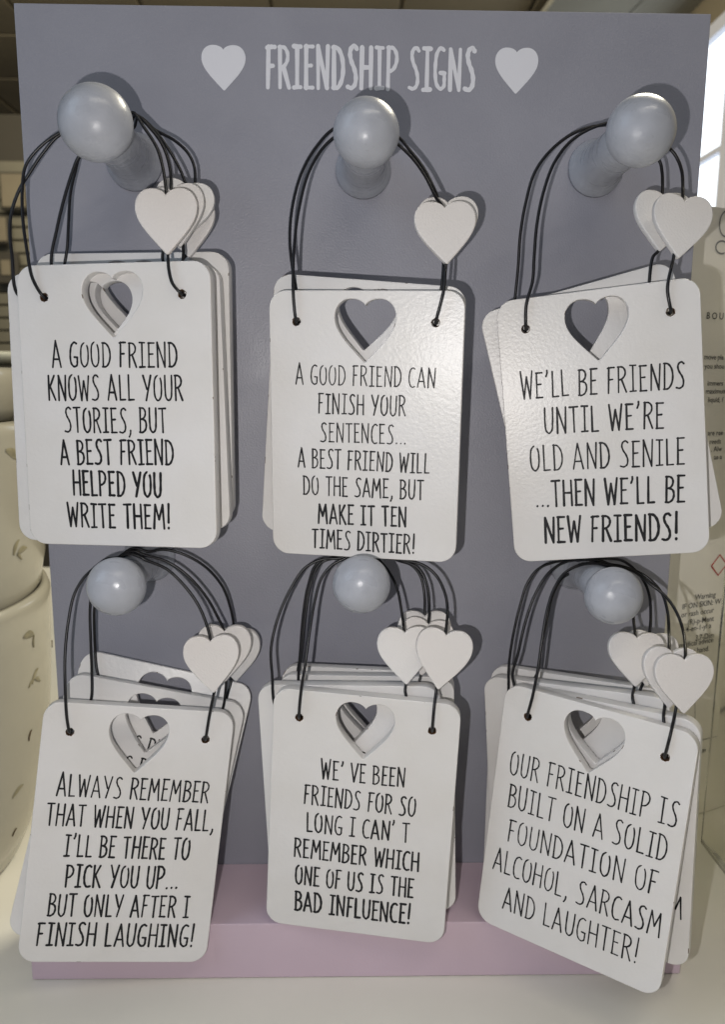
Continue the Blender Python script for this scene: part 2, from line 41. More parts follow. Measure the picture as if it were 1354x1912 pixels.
# ---------------------------------------------------------------- helpers
def tag(o, label=None, cat=None, group=None, kind=None):
    for k, v in (('label', label), ('category', cat), ('group', group), ('kind', kind)):
        if v: o[k] = v
    return o
def link(name, data, m=None, parent=None, mw=None):
    o = bpy.data.objects.new(name, data); COL.objects.link(o)
    if m is not None and data is not None:
        if len(data.materials) == 0: data.materials.append(m)
    if parent is not None: o.parent = parent
    if mw is not None: o.matrix_local = mw
    return o
def empty(name, loc=(0, 0, 0), mat=None):
    o = bpy.data.objects.new(name, None); COL.objects.link(o); o.empty_display_size = .01
    if mat is not None: o.matrix_world = mat
    else: o.location = loc
    return o
def mesh(name, verts, faces, smooth=False):
    me = bpy.data.meshes.new(name); me.from_pydata([tuple(v) for v in verts], [], faces); me.validate()
    if smooth:
        for p in me.polygons: p.use_smooth = True
    return me
def bm_mesh(name, bm, smooth=False):
    me = bpy.data.meshes.new(name); bm.to_mesh(me); bm.free()
    if smooth:
        for p in me.polygons: p.use_smooth = True
    return me
def box_mesh(name, x0, x1, y0, y1, z0, z1, bevel=0.0, seg=2):
    bm = bmesh.new(); bmesh.ops.create_cube(bm, size=1)
    for v in bm.verts:
        v.co = Vector((x0+(v.co.x+.5)*(x1-x0), y0+(v.co.y+.5)*(y1-y0), z0+(v.co.z+.5)*(z1-z0)))
    if bevel: bmesh.ops.bevel(bm, geom=bm.edges[:], offset=bevel, segments=seg, affect='EDGES', profile=.6)
    return bm_mesh(name, bm)
def lathe(name, prof, n=64, smooth=True):
    vs = []; fs = []
    for (r, z) in prof:
        for i in range(n):
            a = 2*math.pi*i/n; vs.append((r*math.cos(a), r*math.sin(a), z))
    for j in range(len(prof)-1):
        for i in range(n):
            a = j*n+i; b = j*n+(i+1) % n; fs.append((a, b, b+n, a+n))
    return mesh(name, vs, fs, smooth)
def cr(pts, n=8):
    P = [Vector(p) for p in pts]; P = [P[0]*2-P[1]]+P+[P[-1]*2-P[-2]]; out = []
    for i in range(1, len(P)-2):
        p0, p1, p2, p3 = P[i-1:i+3]
        # centripetal parametrisation keeps uneven points from looping
        t0 = 0; t1 = t0+max((p1-p0).length, 1e-6)**.5; t2 = t1+max((p2-p1).length, 1e-6)**.5; t3 = t2+max((p3-p2).length, 1e-6)**.5
        for k in range(n):
            t = t1+(t2-t1)*k/n
            A1 = p0*((t1-t)/(t1-t0))+p1*((t-t0)/(t1-t0)); A2 = p1*((t2-t)/(t2-t1))+p2*((t-t1)/(t2-t1)); A3 = p2*((t3-t)/(t3-t2))+p3*((t-t2)/(t3-t2))
            B1 = A1*((t2-t)/(t2-t0))+A2*((t-t0)/(t2-t0)); B2 = A2*((t3-t)/(t3-t1))+A3*((t-t1)/(t3-t1))
            out.append(B1*((t2-t)/(t2-t1))+B2*((t-t1)/(t2-t1)))
    out.append(P[-2]); return out
def tube(name, path, r, n=8, wob=0):
    vs = []; fs = []; nrm = None
    for i, p in enumerate(path):
        t = (path[min(i+1, len(path)-1)]-path[max(i-1, 0)]).normalized()
        if nrm is None: nrm = t.orthogonal().normalized()
        nrm = (nrm-t*nrm.dot(t)).normalized(); b = t.cross(nrm)
        for k in range(n):
            a = 2*math.pi*k/n; vs.append(p+(nrm*math.cos(a)+b*math.sin(a))*r)
    for i in range(len(path)-1):
        for k in range(n):
            a = i*n+k; c = i*n+(k+1) % n; fs.append((a, c, c+n, a+n))
    m = len(path)-1
    fs.append(tuple(range(n))[::-1]); fs.append(tuple(m*n+k for k in range(n)))
    return mesh(name, vs, fs, True)

# ---------------------------------------------------------------- materials
def mat(name, col, rough=.5, spec=.5, coat=0, bump=None, mottle=None, metallic=0, trans=0, ior=1.45):
    m = bpy.data.materials.new(name); m.use_nodes = True; nt = m.node_tree; b = nt.nodes['Principled BSDF']
    b.inputs['Base Color'].default_value = (*col, 1); b.inputs['Roughness'].default_value = rough
    b.inputs['Specular IOR Level'].default_value = spec; b.inputs['Coat Weight'].default_value = coat
    b.inputs['Metallic'].default_value = metallic; b.inputs['Transmission Weight'].default_value = trans; b.inputs['IOR'].default_value = ior
    tc = nt.nodes.new('ShaderNodeTexCoord')
    if mottle:                      # (scale, strength, list of extra colour)
        n = nt.nodes.new('ShaderNodeTexNoise'); n.inputs['Scale'].default_value = mottle[0]; n.inputs['Detail'].default_value = 5
        nt.links.new(tc.outputs['Object'], n.inputs['Vector'])
        r = nt.nodes.new('ShaderNodeValToRGB'); s = mottle[1]
        r.color_ramp.elements[0].position = .3; r.color_ramp.elements[1].position = .7
        c2 = mottle[2] if len(mottle) > 2 else col
        r.color_ramp.elements[0].color = (*[c*(1-s) for c in c2], 1); r.color_ramp.elements[1].color = (*[min(1, c*(1+s)) for c in col], 1)
        nt.links.new(n.outputs['Fac'], r.inputs['Fac']); nt.links.new(r.outputs['Color'], b.inputs['Base Color'])
    if bump:                        # (scale, distance, detail)
        n = nt.nodes.new('ShaderNodeTexNoise'); n.inputs['Scale'].default_value = bump[0]; n.inputs['Detail'].default_value = bump[2]
        nt.links.new(tc.outputs['Object'], n.inputs['Vector'])
        u = nt.nodes.new('ShaderNodeBump'); u.inputs['Strength'].default_value = 1; u.inputs['Distance'].default_value = bump[1]
        nt.links.new(n.outputs['Fac'], u.inputs['Height']); nt.links.new(u.outputs['Normal'], b.inputs['Normal'])
    return m
M = {}
M['board'] = mat('grey_blue_board_paint', (.285, .286, .332), .41, .55, bump=(900, .00022, 3), mottle=(11, .045))
M['knob'] = mat('pale_grey_peg_paint', (.37, .385, .43), .2, .5, bump=(420, .00010, 4), mottle=(90, .07))
M['title'] = mat('pale_print', (.74, .74, .79), .45, .4)
M['base'] = mat('lilac_paint', (.57, .45, .525), .45, .4, bump=(700, .00008, 3), mottle=(7, .06))
M['ink'] = mat('black_print', (.012, .012, .014), .5, .3)
M['cord'] = mat('black_waxed_cord', (.007, .007, .009), .36, .5)
M['heart'] = mat('white_heart_paint', (.70, .675, .665), .5, .4, bump=(30, .00022, 4))
_n = M['heart'].node_tree; _o = _n.nodes.new('ShaderNodeObjectInfo'); _r = _n.nodes.new('ShaderNodeValToRGB')
_r.color_ramp.elements[0].color = (.70, .665, .645, 1); _r.color_ramp.elements[1].color = (.715, .70, .69, 1)
_n.links.new(_o.outputs['Random'], _r.inputs[0]); _n.links.new(_r.outputs[0], _n.nodes['Principled BSDF'].inputs['Base Color'])
M['table'] = mat('cream_counter', (.69, .67, .60), .38, .4, bump=(300, .00006, 3), mottle=(5, .06))
M['ceramic'] = mat('cream_glaze', (.41, .39, .325), .22, .5, coat=.3, bump=(25, .0006, 2), mottle=(14, .05))
M['leaf'] = mat('olive_leaf_relief', (.27, .245, .16), .35, .5, mottle=(90, .3))
M['bud'] = mat('brown_bud_glaze', (.09, .06, .03), .35, .5)
M['white_dish'] = mat('white_dish_glaze', (.62, .63, .55), .25, .5)
M['carton'] = mat('cream_card', (.78, .75, .68), .6, .3, mottle=(20, .04))
M['cartonink'] = mat('dark_grey_print', (.05, .05, .05), .6, .3)
M['cartongrey'] = mat('grey_print', (.2, .2, .2), .6, .3)
M['red'] = mat('red_print', (.45, .04, .03), .6, .3)
am = bpy.data.materials.new('clear_acrylic'); am.use_nodes = True; an = am.node_tree; an.nodes.clear()
ao = an.nodes.new('ShaderNodeOutputMaterial'); at = an.nodes.new('ShaderNodeBsdfTransparent'); ag = an.nodes.new('ShaderNodeBsdfGlossy'); ax = an.nodes.new('ShaderNodeMixShader')
al = an.nodes.new('ShaderNodeLayerWeight'); al.inputs['Blend'].default_value = .18; ar = an.nodes.new('ShaderNodeValToRGB'); ar.color_ramp.elements[0].color = (.98, .98, .96, 1); ar.color_ramp.elements[0].position = .3; ar.color_ramp.elements[1].color = (.86, .85, .78, 1)
ag.inputs['Roughness'].default_value = .04; ag.inputs['Color'].default_value = (1, 1, .96, 1)
an.links.new(al.outputs['Facing'], ar.inputs['Fac']); an.links.new(ar.outputs['Color'], at.inputs['Color']); an.links.new(al.outputs['Fresnel'], ax.inputs[0]); an.links.new(at.outputs[0], ax.inputs[1]); an.links.new(ag.outputs[0], ax.inputs[2]); an.links.new(ax.outputs[0], ao.inputs[0])
M['acrylic'] = am
M['wall'] = mat('taupe_wall', (.24, .205, .14), .8, .2, mottle=(3, .12))
M['slat'] = mat('slat_wall_board', (.16, .15, .115), .7, .2, mottle=(4, .15))
M['beam'] = mat('ceiling_beam_paint', (.34, .33, .28), .8, .2, mottle=(3, .1))
M['frame_dark'] = mat('dark_frame', (.05, .045, .035), .6, .3)
M['tan'] = mat('tan_box', (.18, .155, .11), .7, .2, mottle=(8, .1))
M['white_frame'] = mat('white_window_frame', (.7, .72, .8), .5, .3)
def plaque_mat():
    m = mat('white_painted_board', (.705, .69, .675), .31, .42); nt = m.node_tree; b = nt.nodes['Principled BSDF']
    N = nt.nodes.new; L = nt.links.new
    tc = N('ShaderNodeTexCoord'); oi = N('ShaderNodeObjectInfo')
    # offset the textures by instance so that no two signs share a blemish
    comb = N('ShaderNodeCombineXYZ'); mul = N('ShaderNodeMath'); mul.operation = 'MULTIPLY'; mul.inputs[1].default_value = 7.3
    L(oi.outputs['Random'], mul.inputs[0]); L(mul.outputs[0], comb.inputs[2])
    add = N('ShaderNodeVectorMath'); add.operation = 'ADD'; L(tc.outputs['Object'], add.inputs[0]); L(comb.outputs[0], add.inputs[1])
    n1 = N('ShaderNodeTexNoise'); n1.inputs['Scale'].default_value = 22; n1.inputs['Detail'].default_value = 4; L(add.outputs[0], n1.inputs['Vector'])
    r1 = N('ShaderNodeValToRGB'); r1.color_ramp.elements[0].position = .3; r1.color_ramp.elements[1].position = .7
    r1.color_ramp.elements[0].color = (.675, .655, .635, 1); r1.color_ramp.elements[1].color = (.72, .705, .70, 1); L(n1.outputs['Fac'], r1.inputs['Fac'])
    # sparse dust specks
    vo = N('ShaderNodeTexVoronoi'); vo.inputs['Scale'].default_value = 55; L(add.outputs[0], vo.inputs['Vector'])
    sp = N('ShaderNodeMath'); sp.operation = 'LESS_THAN'; L(vo.outputs['Distance'], sp.inputs[0])
    cs = N('ShaderNodeSeparateColor'); L(vo.outputs['Color'], cs.inputs[0])
    pw = N('ShaderNodeMath'); pw.operation = 'POWER'; L(cs.outputs[0], pw.inputs[0]); pw.inputs[1].default_value = 9
    sc = N('ShaderNodeMath'); sc.operation = 'MULTIPLY'; L(pw.outputs[0], sc.inputs[0]); sc.inputs[1].default_value = .03; L(sc.outputs[0], sp.inputs[1])
    mx = N('ShaderNodeMixRGB'); L(sp.outputs[0], mx.inputs[0]); L(r1.outputs[0], mx.inputs[1]); mx.inputs[2].default_value = (.30, .26, .22, 1)
    # bare fibreboard in and round the drilled holes
    last = mx
    for sx in (-1, 1):
        d = N('ShaderNodeVectorMath'); d.operation = 'MULTIPLY'; L(tc.outputs['Object'], d.inputs[0]); d.inputs[1].default_value = (1, 1, 0)
        ds = N('ShaderNodeVectorMath'); ds.operation = 'DISTANCE'; L(d.outputs[0], ds.inputs[0]); ds.inputs[1].default_value = (sx*.0392, .0597, 0)
        nz = N('ShaderNodeTexNoise'); nz.inputs['Scale'].default_value = 900; L(add.outputs[0], nz.inputs['Vector'])
        th = N('ShaderNodeMath'); th.operation = 'MULTIPLY_ADD'; L(nz.outputs['Fac'], th.inputs[0]); th.inputs[1].default_value = .0012; th.inputs[2].default_value = .00185
        lt = N('ShaderNodeMath'); lt.operation = 'LESS_THAN'; L(ds.outputs['Value'], lt.inputs[0]); L(th.outputs[0], lt.inputs[1])
        m2 = N('ShaderNodeMixRGB'); L(lt.outputs[0], m2.inputs[0]); L(last.outputs[0], m2.inputs[1]); m2.inputs[2].default_value = (.10, .05, .022, 1); last = m2
    # chips where the paint came off the front arris
    sep = N('ShaderNodeSeparateXYZ'); L(tc.outputs['Object'], sep.inputs[0])
    ge = N('ShaderNodeMath'); ge.operation = 'GREATER_THAN'; L(sep.outputs[2], ge.inputs[0]); ge.inputs[1].default_value = -.0009
    ge2 = N('ShaderNodeMath'); ge2.operation = 'LESS_THAN'; L(sep.outputs[2], ge2.inputs[0]); ge2.inputs[1].default_value = -.00002
    n3 = N('ShaderNodeTexNoise'); n3.inputs['Scale'].default_value = 130; n3.inputs['Detail'].default_value = 3; L(add.outputs[0], n3.inputs['Vector'])
    gt = N('ShaderNodeMath'); gt.operation = 'GREATER_THAN'; L(n3.outputs['Fac'], gt.inputs[0]); gt.inputs[1].default_value = .665
    a1 = N('ShaderNodeMath'); a1.operation = 'MULTIPLY'; L(ge.outputs[0], a1.inputs[0]); L(gt.outputs[0], a1.inputs[1])
    a2 = N('ShaderNodeMath'); a2.operation = 'MULTIPLY'; L(a1.outputs[0], a2.inputs[0]); L(ge2.outputs[0], a2.inputs[1])
    m3 = N('ShaderNodeMixRGB'); L(a2.outputs[0], m3.inputs[0]); L(last.outputs[0], m3.inputs[1]); m3.inputs[2].default_value = (.17, .13, .10, 1)
    L(m3.outputs[0], b.inputs['Base Color'])
    # orange-peel roller paint
    n2 = N('ShaderNodeTexNoise'); n2.inputs['Scale'].default_value = 520; n2.inputs['Detail'].default_value = 2; L(add.outputs[0], n2.inputs['Vector'])
    u = N('ShaderNodeBump'); u.inputs['Distance'].default_value = .00011; u.inputs['Strength'].default_value = 1; L(n2.outputs['Fac'], u.inputs['Height']); L(u.outputs['Normal'], b.inputs['Normal'])
    return m
M['plaque'] = plaque_mat()
def smudge(m, scale, lo, hi, stretch=(1, 1, 1)):
    # handled, uneven sheen: roughness wanders over the surface
    nt = m.node_tree; tc = nt.nodes.new('ShaderNodeTexCoord'); mp = nt.nodes.new('ShaderNodeMapping'); mp.inputs['Scale'].default_value = stretch
    n = nt.nodes.new('ShaderNodeTexNoise'); n.inputs['Scale'].default_value = scale; n.inputs['Detail'].default_value = 6
    r = nt.nodes.new('ShaderNodeMapRange'); r.inputs[1].default_value = .35; r.inputs[2].default_value = .65; r.inputs[3].default_value = lo; r.inputs[4].default_value = hi
    nt.links.new(tc.outputs['Object'], mp.inputs[0]); nt.links.new(mp.outputs[0], n.inputs['Vector']); nt.links.new(n.outputs['Fac'], r.inputs[0]); nt.links.new(r.outputs[0], nt.nodes['Principled BSDF'].inputs['Roughness'])
smudge(M['board'], 22, .34, .52); smudge(M['knob'], 70, .22, .42, (1, 1, 3)); smudge(M['table'], 9, .3, .55); smudge(M['base'], 14, .38, .6)

# ---------------------------------------------------------------- the counter
tag(link('counter', box_mesh('counter', -1.2, 1.2, -.5, 1.0, -.04, 0, .004), M['table']), kind='structure')

# ---------------------------------------------------------------- display stand: grey board, lilac foot, title, pegs
stand = empty('display_stand', (0, 0, 0))
tag(stand, 'grey-blue peg display board titled with white lettering, on a lilac foot', 'display stand')
bw, top = .2, .5761
link('backboard', box_mesh('backboard', -bw, bw, 0, .0095, .002, top, .0006), M['board'], stand)
link('foot', box_mesh('foot', -.2035, .2, -.0605, -.0002, .0006, .0379, .0007), M['base'], stand)
def heart_pts(w, h, n=14):
    """closed heart outline, centre of the box at 0; w wide, h high"""
    seg = [((0, .395), (.03, .455), (.12, .5), (.235, .5)), ((.235, .5), (.385, .5), (.5, .385), (.5, .215)),
           ((.5, .215), (.5, -.02), (.27, -.22), (.035, -.478)), ((.035, -.478), (.018, -.497), (.008, -.5), (0, -.5))]
    pts = []
    for j, (a, b, c, d) in enumerate(seg):
        m = n if j < 3 else 3
        for k in range(m):
            t = k/m; q = [(1-t)**3*a[i]+3*(1-t)**2*t*b[i]+3*(1-t)*t*t*c[i]+t**3*d[i] for i in (0, 1)]; pts.append(q)
    pts.append((0, -.5))
    left = [(-x, y) for x, y in pts[1:-1]][::-1]
    return [(x*w, y*h) for x, y in pts+left]
def curve_solid(name, loops, thick, bev, front=True):
    """2-D outline (first loop) with holes, extruded and with rounded arrises; front face at z = 0"""
    cu = bpy.data.curves.new(name, 'CURVE'); cu.dimensions = '2D'; cu.fill_mode = 'BOTH'
    for lp in loops:
        s = cu.splines.new('POLY'); s.points.add(len(lp)-1)
        for p, q in zip(s.points, lp): p.co = (q[0], q[1], 0, 1)
        s.use_cyclic_u = True
    cu.extrude = thick/2-bev; cu.bevel_depth = bev; cu.bevel_resolution = 2; cu.offset = -bev
    o = bpy.data.objects.new('tmp', cu); COL.objects.link(o)
    dg = bpy.context.evaluated_depsgraph_get(); me = bpy.data.meshes.new_from_object(o.evaluated_get(dg))
    bpy.data.objects.remove(o); bpy.data.curves.remove(cu)
    zs = max(v.co.z for v in me.vertices)
    for v in me.vertices: v.co.z -= zs
    me.name = name
    return me

# ---------------------------------------------------------------- hand-drawn capitals as strokes: (points, smooth) in a box of height 1
G = {
'A': (.40, [([(0, 0), (.19, 1.0)], 0), ([(.19, 1.0), (.40, 0)], 0), ([(.07, .30), (.335, .30)], 0)]),
'B': (.33, [([(.03, 1), (.03, 0)], 0), ([(.0, .99), (.18, .98), (.28, .86), (.27, .68), (.17, .56), (.04, .53)], 1), ([(.12, .55), (.28, .47), (.33, .28), (.27, .09), (.13, .0), (0, .01)], 1)]),
'C': (.31, [([(.31, .93), (.22, .99), (.09, .90), (.02, .66), (.01, .38), (.06, .12), (.17, .0), (.31, .03)], 1)]),
'D': (.36, [([(.03, 1), (.03, 0)], 0), ([(.0, .99), (.16, .97), (.30, .80), (.36, .50), (.31, .20), (.17, .02), (0, .01)], 1)]),
'E': (.27, [([(.03, 1), (.03, 0)], 0), ([(.0, .99), (.27, .99)], 0), ([(.04, .53), (.21, .54)], 0), ([(.0, .01), (.27, .01)], 0)]),
'F': (.27, [([(.05, 1), (.02, 0)], 0), ([(.0, .97), (.12, .99), (.27, .99)], 1), ([(.04, .52), (.20, .53)], 0)]),
'G': (.35, [([(.31, .94), (.21, .99), (.08, .88), (.02, .64), (.01, .36), (.07, .10), (.20, .0), (.32, .06), (.34, .22), (.34, .38)], 1), ([(.20, .39), (.35, .38)], 0)]),
'H': (.36, [([(.02, 1), (.01, 0)], 0), ([(.34, 1), (.35, 0)], 0), ([(.02, .51), (.34, .51)], 0)]),
'I': (.24, [([(.12, .99), (.12, .01)], 0), ([(0, 1), (.24, .99)], 0), ([(0, 0), (.24, .01)], 0)]),
'K': (.34, [([(.02, 1), (.02, 0)], 0), ([(.30, 1), (.05, .48)], 0), ([(.09, .55), (.34, 0)], 0)]),
'L': (.27, [([(.02, 1), (.03, .01)], 0), ([(.02, .01), (.27, .02)], 0)]),
'M': (.48, [([(.0, 0), (.07, 1)], 0), ([(.07, 1), (.24, .38)], 0), ([(.24, .38), (.42, 1)], 0), ([(.42, 1), (.48, 0)], 0)]),
'N': (.38, [([(.02, 0), (.02, 1)], 0), ([(.02, 1), (.34, 0)], 0), ([(.34, 0), (.37, 1)], 0)]),
'O': (.37, [([(.185, 1), (.06, .89), (.01, .52), (.06, .12), (.185, 0), (.31, .12), (.36, .50), (.31, .88)], 2)]),
'P': (.33, [([(.03, 1), (.02, 0)], 0), ([(.0, .99), (.19, .98), (.31, .84), (.31, .64), (.20, .48), (.04, .42)], 1)]),
'R': (.34, [([(.03, 1), (.02, 0)], 0), ([(.0, .99), (.18, .98), (.29, .86), (.29, .67), (.19, .54), (.04, .48)], 1), ([(.15, .50), (.34, 0)], 0)]),
'S': (.32, [([(.31, .93), (.23, 1.0), (.12, .96), (.07, .82), (.12, .64), (.23, .46), (.29, .26), (.25, .07), (.13, .0), (0, .03)], 1)]),
'T': (.33, [([(.165, .99), (.17, 0)], 0), ([(0, .99), (.33, 1.0)], 0)]),
'U': (.35, [([(.02, 1), (.02, .40), (.06, .10), (.175, 0), (.29, .10), (.33, .40), (.34, 1)], 1)]),
'V': (.37, [([(0, 1), (.18, 0)], 0), ([(.18, 0), (.37, 1)], 0)]),
'W': (.50, [([(0, 1), (.12, 0)], 0), ([(.12, 0), (.25, .80)], 0), ([(.25, .80), (.38, 0)], 0), ([(.38, 0), (.50, 1)], 0)]),
'Y': (.37, [([(0, 1), (.18, .45)], 0), ([(.37, 1), (.14, 0)], 0)]),
'!': (.10, [([(.07, 1.06), (.05, .27)], 0), ([(.045, .02), (.05, .05)], 0)]),
',': (.10, [([(.08, .10), (.07, -.03), (.01, -.16)], 1)]),
'.': (.08, [([(.035, .01), (.045, .03)], 0)]),
"'": (.10, [([(.07, 1.06), (.07, .96), (.02, .82)], 1)]),
}
def text_mesh(name, lines, seed, gap=.155, space=.30, first=1.1):
    """each line: text, start (u,v), end (u,v), cap height, stroke weight -> flat strokes just above the surface"""
    rnd = random.Random(seed); vs = []; fs = []; z = [.00008]
    for li, (t, u0, v0, u1, v1, h, wt) in enumerate(lines):
        words = []; x = 0
        for i, ch in enumerate(t):
            if ch == ' ': x += space; continue
            g = G[ch]; words.append((ch, x, g)); x += g[0]+gap+rnd.uniform(-.012, .012)
        total = x-gap
        a = Vector((u0, v0)); b = Vector((u1, v1)); d = (b-a); kx = d.length/total; d.normalize(); up = Vector((-d.y, d.x))
        for wi, (ch, gx, g) in enumerate(words):
            sh = 1.0+rnd.uniform(-.02, .02); dy = rnd.uniform(-.015, .015); lean = rnd.uniform(-.02, .02)
            if li == 0 and wi == 0 and ch in 'AW': sh = first
            for (pts, sm) in g[1]:
                q = [Vector(((gx+p[0]+lean*p[1])*kx, (p[1]*sh+dy)*h, 0)) for p in pts]
                if sm == 2: q = cr(q[-2:]+q+q[:2], 5)[10:-9]
                elif sm: q = cr(q, 5)
                else: q = [q[0].lerp(q[1], k/3) for k in range(4)]
                w0 = wt*h*.40*rnd.uniform(.88, 1.12); z[0] += .0000032
                if z[0] > .00022: z[0] = .00008
                L, Rr = [], []
                for i, p in enumerate(q):
                    tt = (q[min(i+1, len(q)-1)]-q[max(i-1, 0)])
                    if sm == 2 and i in (0, len(q)-1): tt = q[1]-q[-2]
                    tt.normalize(); nn = Vector((-tt.y, tt.x, 0)); ww = w0*(1+.10*math.sin(i*1.3+wi))
                    L.append(p+nn*ww); Rr.append(p-nn*ww)
                base = len(vs)
                for p in L+Rr:
                    P2 = a+d*p.x+up*p.y; vs.append((P2.x, P2.y, z[0]))
                n = len(q)
                for i in range(n-1): fs.append((base+i, base+n+i, base+n+i+1, base+i+1))
                if sm != 2:
                    for e, inner in ((0, 1), (n-1, n-2)):
                        c = q[e]; tt = (c-q[inner]).normalized(); nn = Vector((-tt.y, tt.x, 0)); cap = []
                        for k in range(1, 6):
                            an = math.pi*k/6; pp = c+nn*w0*math.cos(an)*1.0+tt*w0*math.sin(an)
                            P2 = a+d*pp.x+up*pp.y; cap.append(len(vs)); vs.append((P2.x, P2.y, z[0]))
                        s0, s1 = (base+e, base+n+e) if e else (base+n+e, base+e)
                        fs.append(tuple([s0]+cap+[s1])[::-1])
    me = bpy.data.meshes.new(name); me.from_pydata(vs, [], fs)
    bm = bmesh.new(); bm.from_mesh(me)
    for f in bm.faces:
        f.normal_update()
        if f.normal.z < 0: f.normal_flip()
    bm.to_mesh(me); bm.free()
    return me
STAND = Matrix(((1, 0, 0, 0), (0, 0, -1, 0), (0, 1, 0, 0), (0, 0, 0, 1)))     # local x,y,z -> board x, z, towards the viewer
tl, tr, tt_ = [Vector(a) for a in D['title']]
tm = text_mesh('lettering', [('FRIENDSHIP SIGNS', tl.x, tl.z, tr.x, tr.z, tt_.z-tl.z, .132)], 3, .175, .30, 1)
link('lettering', tm, M['title'], stand, STAND)
for q in D['thearts']:
    l, r, b, t = [Vector(a) for a in q]
    w = r.x-l.x; h = t.z-b.z
    me = mesh('printed_heart', [(x, y, 0) for x, y in heart_pts(w, h)], [tuple(range(len(heart_pts(w, h))))])
    link('printed_heart', me, M['title'], stand, Matrix.Translation(((l.x+r.x)/2, -.00012, (t.z+b.z)/2)) @ STAND)
# pegs: turned shaft with a flattened ball, projecting square to the board
def peg_mesh(L, Rk, q=1):
    prof = [(0, .0002), (.0165, .0002), (.0162, .002), (.0142, .006), (.0128*q, .012), (.0122*q, .02), (.0120*q, .032), (.0118*q, .043), (.0112*q, L-.021), (.0104*q, L-.0175)]
    a0 = math.radians(-56)
    for k in range(0, 25):
        a = a0+(math.pi/2-a0)*k/24; prof.append((max(Rk*math.cos(a), 0.00001), L+Rk*.90*math.sin(a)))
    return lathe('peg', prof, 72)
for key, (x, z, d) in D['knobs'].items():
    rk = {'TL': .0182, 'TM': .0166, 'TR': .0172}.get(key, .0160)
    me = peg_mesh(d, rk, .87 if key[0] == 'B' else 1)
    link('peg', me, M['knob'], stand, Matrix.Translation((x, 0, z)) @ STAND)

# ---------------------------------------------------------------- hanging signs
PW, PH, PT = .110, .1535, .0072
def rr(w, h, r, n=8):
    o = []
    for cx, cy, a0 in ((w/2-r, h/2-r, 0), (-w/2+r, h/2-r, 90), (-w/2+r, -h/2+r, 180), (w/2-r, -h/2+r, 270)):
        for k in range(n+1):
            a = math.radians(a0+90*k/n); o.append((cx+r*math.cos(a), cy+r*math.sin(a)))
    return o
def circ(cx, cy, r, n=18): return [(cx+r*math.cos(2*math.pi*k/n), cy+r*math.sin(2*math.pi*k/n)) for k in range(n)]
hz = heart_pts(.0345, .0345, 12); hcy = .0550
loops = [rr(PW, PH, .0098), [(x, y+hcy) for x, y in hz], circ(-.0392, .0597, .0022), circ(.0392, .0597, .0022)]
plaque_me = curve_solid('plaque', loops, PT, .00045)
heart_me = curve_solid('heart_charm', [heart_pts(1, 1, 16)], .14, .02)
def axrot(a, t): return Matrix.Rotation(t, 3, a)
def pose(p):
    B = Matrix(((1, 0, 0), (0, 0, -1), (0, 1, 0)))
    Rm = axrot(Vector((0, 0, 1)), p[5]) @ axrot(Vector((1, 0, 0)), p[4]) @ axrot(Vector((0, -1, 0)), p[3]) @ B
    return Matrix.Translation((p[0], -p[1], p[2])) @ Rm.to_4x4()
LABEL = {
 'TL': ['white wooden sign about knowing all your stories, front of the upper left peg',
        'white sign behind the stories sign, jutting out to its left on the upper left peg',
        'third sign back on the upper left peg, its right edge showing behind the stories sign',
        'rearmost white sign on the upper left peg, standing highest above the stories sign'],
 'TM': ['white wooden sign about finishing your sentences, front of the upper middle peg',
        'white sign behind the one about finishing sentences, showing along its top and left'],
 'TR': ['white wooden sign about being old and senile, front of the upper right peg',
        'tilted white sign behind the old and senile sign, its corners sticking out around it'],
 'BL': ['white wooden sign that begins with always remember, front of the lower left peg',
        'middle white sign of the three stacked on the lower left peg',
        'rearmost white sign on the lower left peg, its top edge highest at the back'],
 'BM': ['white wooden sign about being the bad influence, front of the lower middle peg',
        'white sign jutting out left behind the bad influence sign on the lower middle peg',
        'third sign back on the lower middle peg, a thin strip below the rearmost',
        'rearmost white sign on the lower middle peg, its chipped top edge highest of the stack'],
 'BR': ['white wooden sign about alcohol, sarcasm and laughter, front of the lower right peg',
        'white sign behind the sarcasm sign, its lower right corner sticking out over the counter',
        'white sign jutting out left behind the sarcasm sign, third on the lower right peg',
        'rearmost white sign on the lower right peg, its top edge highest of the stack']}
for key in ('TL', 'TM', 'TR', 'BL', 'BM', 'BR'):
    lm = text_mesh('lettering', D['text'][key], sum(map(ord, key)))
    for i, p in enumerate(D['P'][key]):
        mw = pose(p)
        s = empty('hanging_sign', mat=mw)
        tag(s, LABEL[key][i], 'sign', 'white friendship signs hanging in stacks from the pegs')
        pq = link('plaque', plaque_me, M['plaque'], s, Matrix.Diagonal((1+p[6], 1+p[7], 1, 1)))
        link('lettering', lm, M['ink'], pq, Matrix.Translation((0, -.004 if i and key in ('BR', 'TM') else 0, 0)))
        inv = mw.inverted(); c = D['cords'][key][i]
        path = [inv @ v for v in cr([Vector(a) for a in c['path']], 7)]
        link('cord', tube('cord', path, .00088), M['cord'], s)
        N, T = Vector(c['notch']), Vector(c['tip'])
        up = (N-T); hl = up.length/.895; up.normalize(); fw = Vector((0.04*math.sin(i*2+ord(key[1])), -1, -.10 if key[0] == 'T' else .12)); fw = (fw-up*fw.dot(up)).normalized(); rt = up.cross(fw)
        ctr = T+up*(hl*.5)+fw*.0019
        w = .0325
        m4 = Matrix((( rt.x*w, up.x*hl, fw.x*.027, ctr.x), (rt.y*w, up.y*hl, fw.y*.027, ctr.y), (rt.z*w, up.z*hl, fw.z*.027, ctr.z), (0, 0, 0, 1)))
        link('heart_charm', heart_me, M['heart'], s, inv @ m4)

